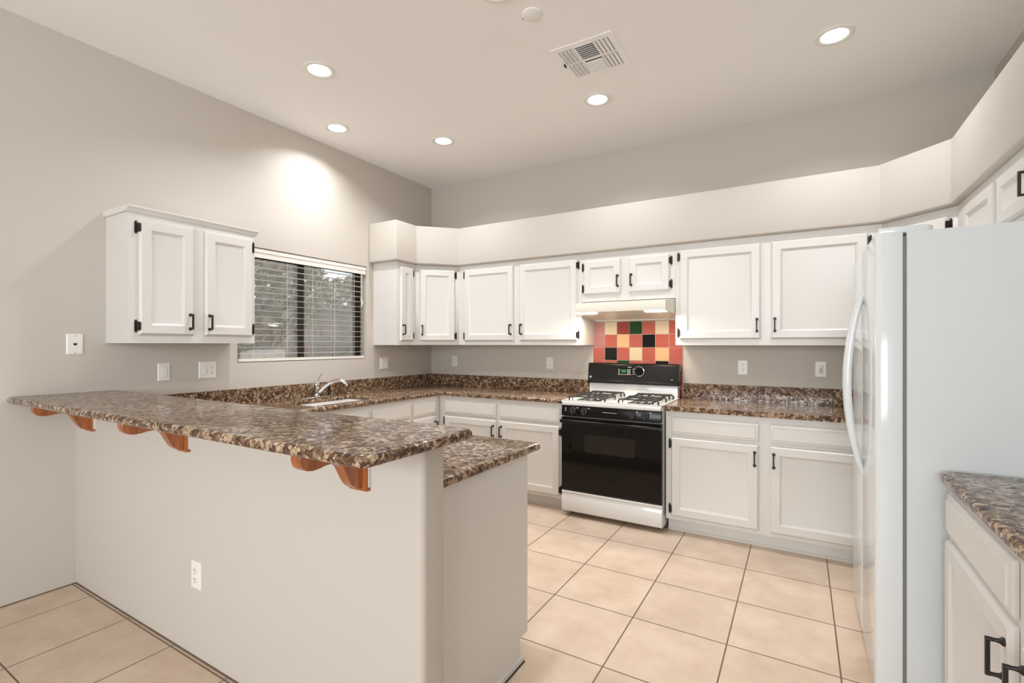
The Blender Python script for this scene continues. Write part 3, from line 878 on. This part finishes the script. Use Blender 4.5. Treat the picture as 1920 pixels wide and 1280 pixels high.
t = ething('switch_outlet', 'double white plate with a rocker switch and an outlet', 'switch', (XL, 1.845, 1.190), LW, .118, .118)
decora(t, -.023); decora(t, .023, 'decora')
t = ething('light_switch', 'double white switch plate past the window, under the narrow cabinet', 'switch', (XL, 3.528, 1.180), LW, .116, .116)
decora(t, -.023); decora(t, .023)
for x, lab, kind in ((-3.249, 'white duplex outlet on the back wall closest to the room corner', 'd'), (-2.094, 'white duplex outlet on the back wall beside the tile panel, away from corner', 'd'),
                     (-.393, 'white duplex outlet on the back wall between the tile panel and the refrigerator outlet', 'd'), (.128, 'white square-faced test-button outlet on the back wall beside the refrigerator handle', 'gfci')):
    t = ething('wall_outlet', lab, 'outlet', (x, YB, 1.185), 0, group=OG)
    if kind == 'd': duplex(t)
    else: decora(t, 0, 'gfci')
t = ething('wall_outlet', 'white duplex outlet low on the front of the peninsula half wall', 'outlet', (-2.269, PW0, .362), 0, .074, .118, group=OG)
duplex(t)

# ------------------------------------------------------------------ ceiling fixtures
def can(x, y, label):
    t = thing('recessed_light', label, 'light', (x, y, ZC), 0, 'lit recessed ceiling lights')
    MB().lathe([(.098, 0), (.097, -.004), (.088, -.007), (.078, -.0065), (.068, -.003), (.067, -.001), (.067, 0)], (0, 0, 0), 'z', 36, cap=False).build('trim_ring', M['plastic'], t)
    MB().lathe([(.067, -.0015), (.066, -.0035), (.05, -.005), (.01, -.006)], (0, 0, 0), 'z', 36).build('lens', M['lens'], t)
    area_light('lamp', (0, 0, -.010), (0, 0, 0), .13, .13, CAN_POWER, CAN_COLOR, t, 'DISK', 138)
can(-2.645, 2.045, 'lit recessed ceiling light nearest the camera on the window side')
can(-3.228, 2.665, 'lit recessed ceiling light closest to the window wall, above the window')
can(-2.645, 3.300, 'lit recessed ceiling light nearest the back corner of the room')
can(-1.250, 3.305, 'lit recessed ceiling light above the range, just past the air vent')
can(.165, 3.305, 'lit recessed ceiling light above the refrigerator')
can(-1.290, 2.022, 'recessed ceiling light cut off by the top edge, beside the round cover')

sm = thing('smoke_detector', 'flat round white cover on the ceiling between the vent and the top edge', 'detector', (-1.225, 2.272, ZC))
MB().lathe([(.053, 0), (.053, -.004), (.050, -.006), (.01, -.007)], (0, 0, 0), 'z', 32).build('cover', M['ceiling'], sm)
MB().lathe([(.003, 0), (.002, -.004)], (-.062, .01, 0), 'z', 8).build('sensor_pin', M['dark'], sm)

vt = thing('air_vent', 'square white ceiling air vent with slats in several directions', 'vent', (-1.095, 2.805, ZC))
MB().box(-.19, .19, -.19, .19, -.004, 0, bev=.0015).build('vent_plate', M['ceiling'], vt)
# six louvre groups: slots are dark, each with a white blade bent over it
sl = MB(); bd = MB()
def slot(x0, x1, y0, y1):
    sl.box(x0, x1, y0, y1, -.0055, -.003)
def blade(x0, x1, y0, y1, dx, dy):
    z0, z1 = -.004, -.011
    v = [bd.bm.verts.new(p) for p in [(x0, y0, z0), (x1, y0, z0) if dy else (x0, y1, z0), (x1 + dx, y0 + dy, z1) if dy else (x0 + dx, y1, z1), (x0 + dx, y0 + dy, z1)]]
    bd.bm.faces.new(v)
    w_ = [bd.bm.verts.new(p.co + Vector((0, 0, .0012))) for p in v]
    bd.bm.faces.new(w_[::-1])
    for i in range(4): bd.bm.faces.new([v[i], v[(i + 1) % 4], w_[(i + 1) % 4], w_[i]])
# side columns: slots run along y
for (xa, dsg) in ((-.155, 1), (.068, -1)):
    for k in range(4):
        x = xa + k * .024
        for (y0, y1) in ((-.15, -.01), (.01, .15)):
            y0, y1 = (y0, y1)
            slot(x, x + .010, y0, y1)
            blade(x + (.010 if dsg < 0 else 0), x + .010, y0, y1, dsg * .014, 0)
# middle column: slots run along x, blades open away from / towards the camera
for k in range(7):
    y = -.148 + k * .020
    slot(-.052, .058, y, y + .009)
    blade(-.052, .058, y, y, 0, -.008)
    y = .012 + k * .020
    slot(-.052, .058, y, y + .009)
    blade(-.052, .058, y + .010, y + .010, 0, .009)
bmesh.ops.recalc_face_normals(bd.bm, faces=list(bd.bm.faces))
sl.build('vent_slots', M['dark'], vt, smooth=0)
bd.build('vent_blades', M['ceiling'], vt, smooth=0)
MB().box(-.175, -.170, -.03, .0, -.016, -.004).build('damper_lever', M['dark'], vt)

# ------------------------------------------------------------------ outside the window
struct(MB().box(-14, XL - .16, -3, 14, -.2, -.02).build('ground', M['ground']))
tag(MB().box(-7.85, -7.65, 1, 14, -.02, 2.0, bev=.01).box(-7.89, -7.61, 1, 14, 2.0, 2.07, bev=.01).build('garden_wall', M['stucco']), 'grey block garden wall seen through the window blind', 'wall')
tag(MB().box(-7.45, -7.25, 3.3, 4.95, -.02, 1.285, bev=.02).build('planter_wall', M['pale']), 'low pale stucco planter wall outside, at the window bottom', 'wall')
def plant(name, label, loc, r, h0, h1, n, size, lm, cat, trunk=True, group=None):
    t = thing(name, label, cat, (loc[0], loc[1], -.02), 0, group)
    m = MB()
    for _ in range(n):
        while True:
            p = Vector((random.uniform(-1, 1), random.uniform(-1, 1), random.uniform(-1, 1)))
            if p.length < 1: break
        p = p.normalized() * (p.length ** .5)
        c = Vector((p.x * r, p.y * r, (h0 + h1) / 2 + p.z * (h1 - h0) / 2))
        nrm = Vector((random.gauss(0, 1), random.gauss(0, 1), random.gauss(.4, 1))).normalized()
        u = nrm.orthogonal().normalized(); v = nrm.cross(u)
        sz = size * random.uniform(.6, 1.3)
        q_ = [c + u * sz, c + v * sz * .45 + nrm * sz * .12, c - u * sz, c - v * sz * .45 + nrm * sz * .12]
        m.bm.faces.new([m.bm.verts.new(x) for x in q_])
    m.build('foliage', lm, t, smooth=0)
    if trunk:
        m = MB().tube([(0, 0, 0), (.03, .02, h0 * .5), (0, .05, h0 + .3), (.05, 0, (h0 + h1) / 2)], [.07, .06, .05, .03], 8)
        for k in range(5):
            a = k * 1.3
            m.tube([(0, .03, h0 + .1), (math.cos(a) * r * .35, math.sin(a) * r * .35, h0 + (h1 - h0) * .35), (math.cos(a) * r * .6, math.sin(a) * r * .6, h0 + (h1 - h0) * .6)], [.03, .02, .012], 6)
        m.build('trunk', M['bark'], t)
plant('tree', 'broad grey-green tree outside behind the window half beside the cabinet', (-6.3, 3.55), 1.15, 1.3, 3.0, 5200, .075, M['leaf'], 'tree')
plant('tree', 'sparse tree outside at the window top, against pale sky', (-9.7, 8.7), 1.2, 1.6, 3.1, 2600, .09, M['leaf2'], 'tree')
plant('shrub', 'low leafy shrub outside, showing at the window bottom', (-6.2, 5.3), .5, .1, 1.30, 1100, .05, M['leaf2'], 'shrub')
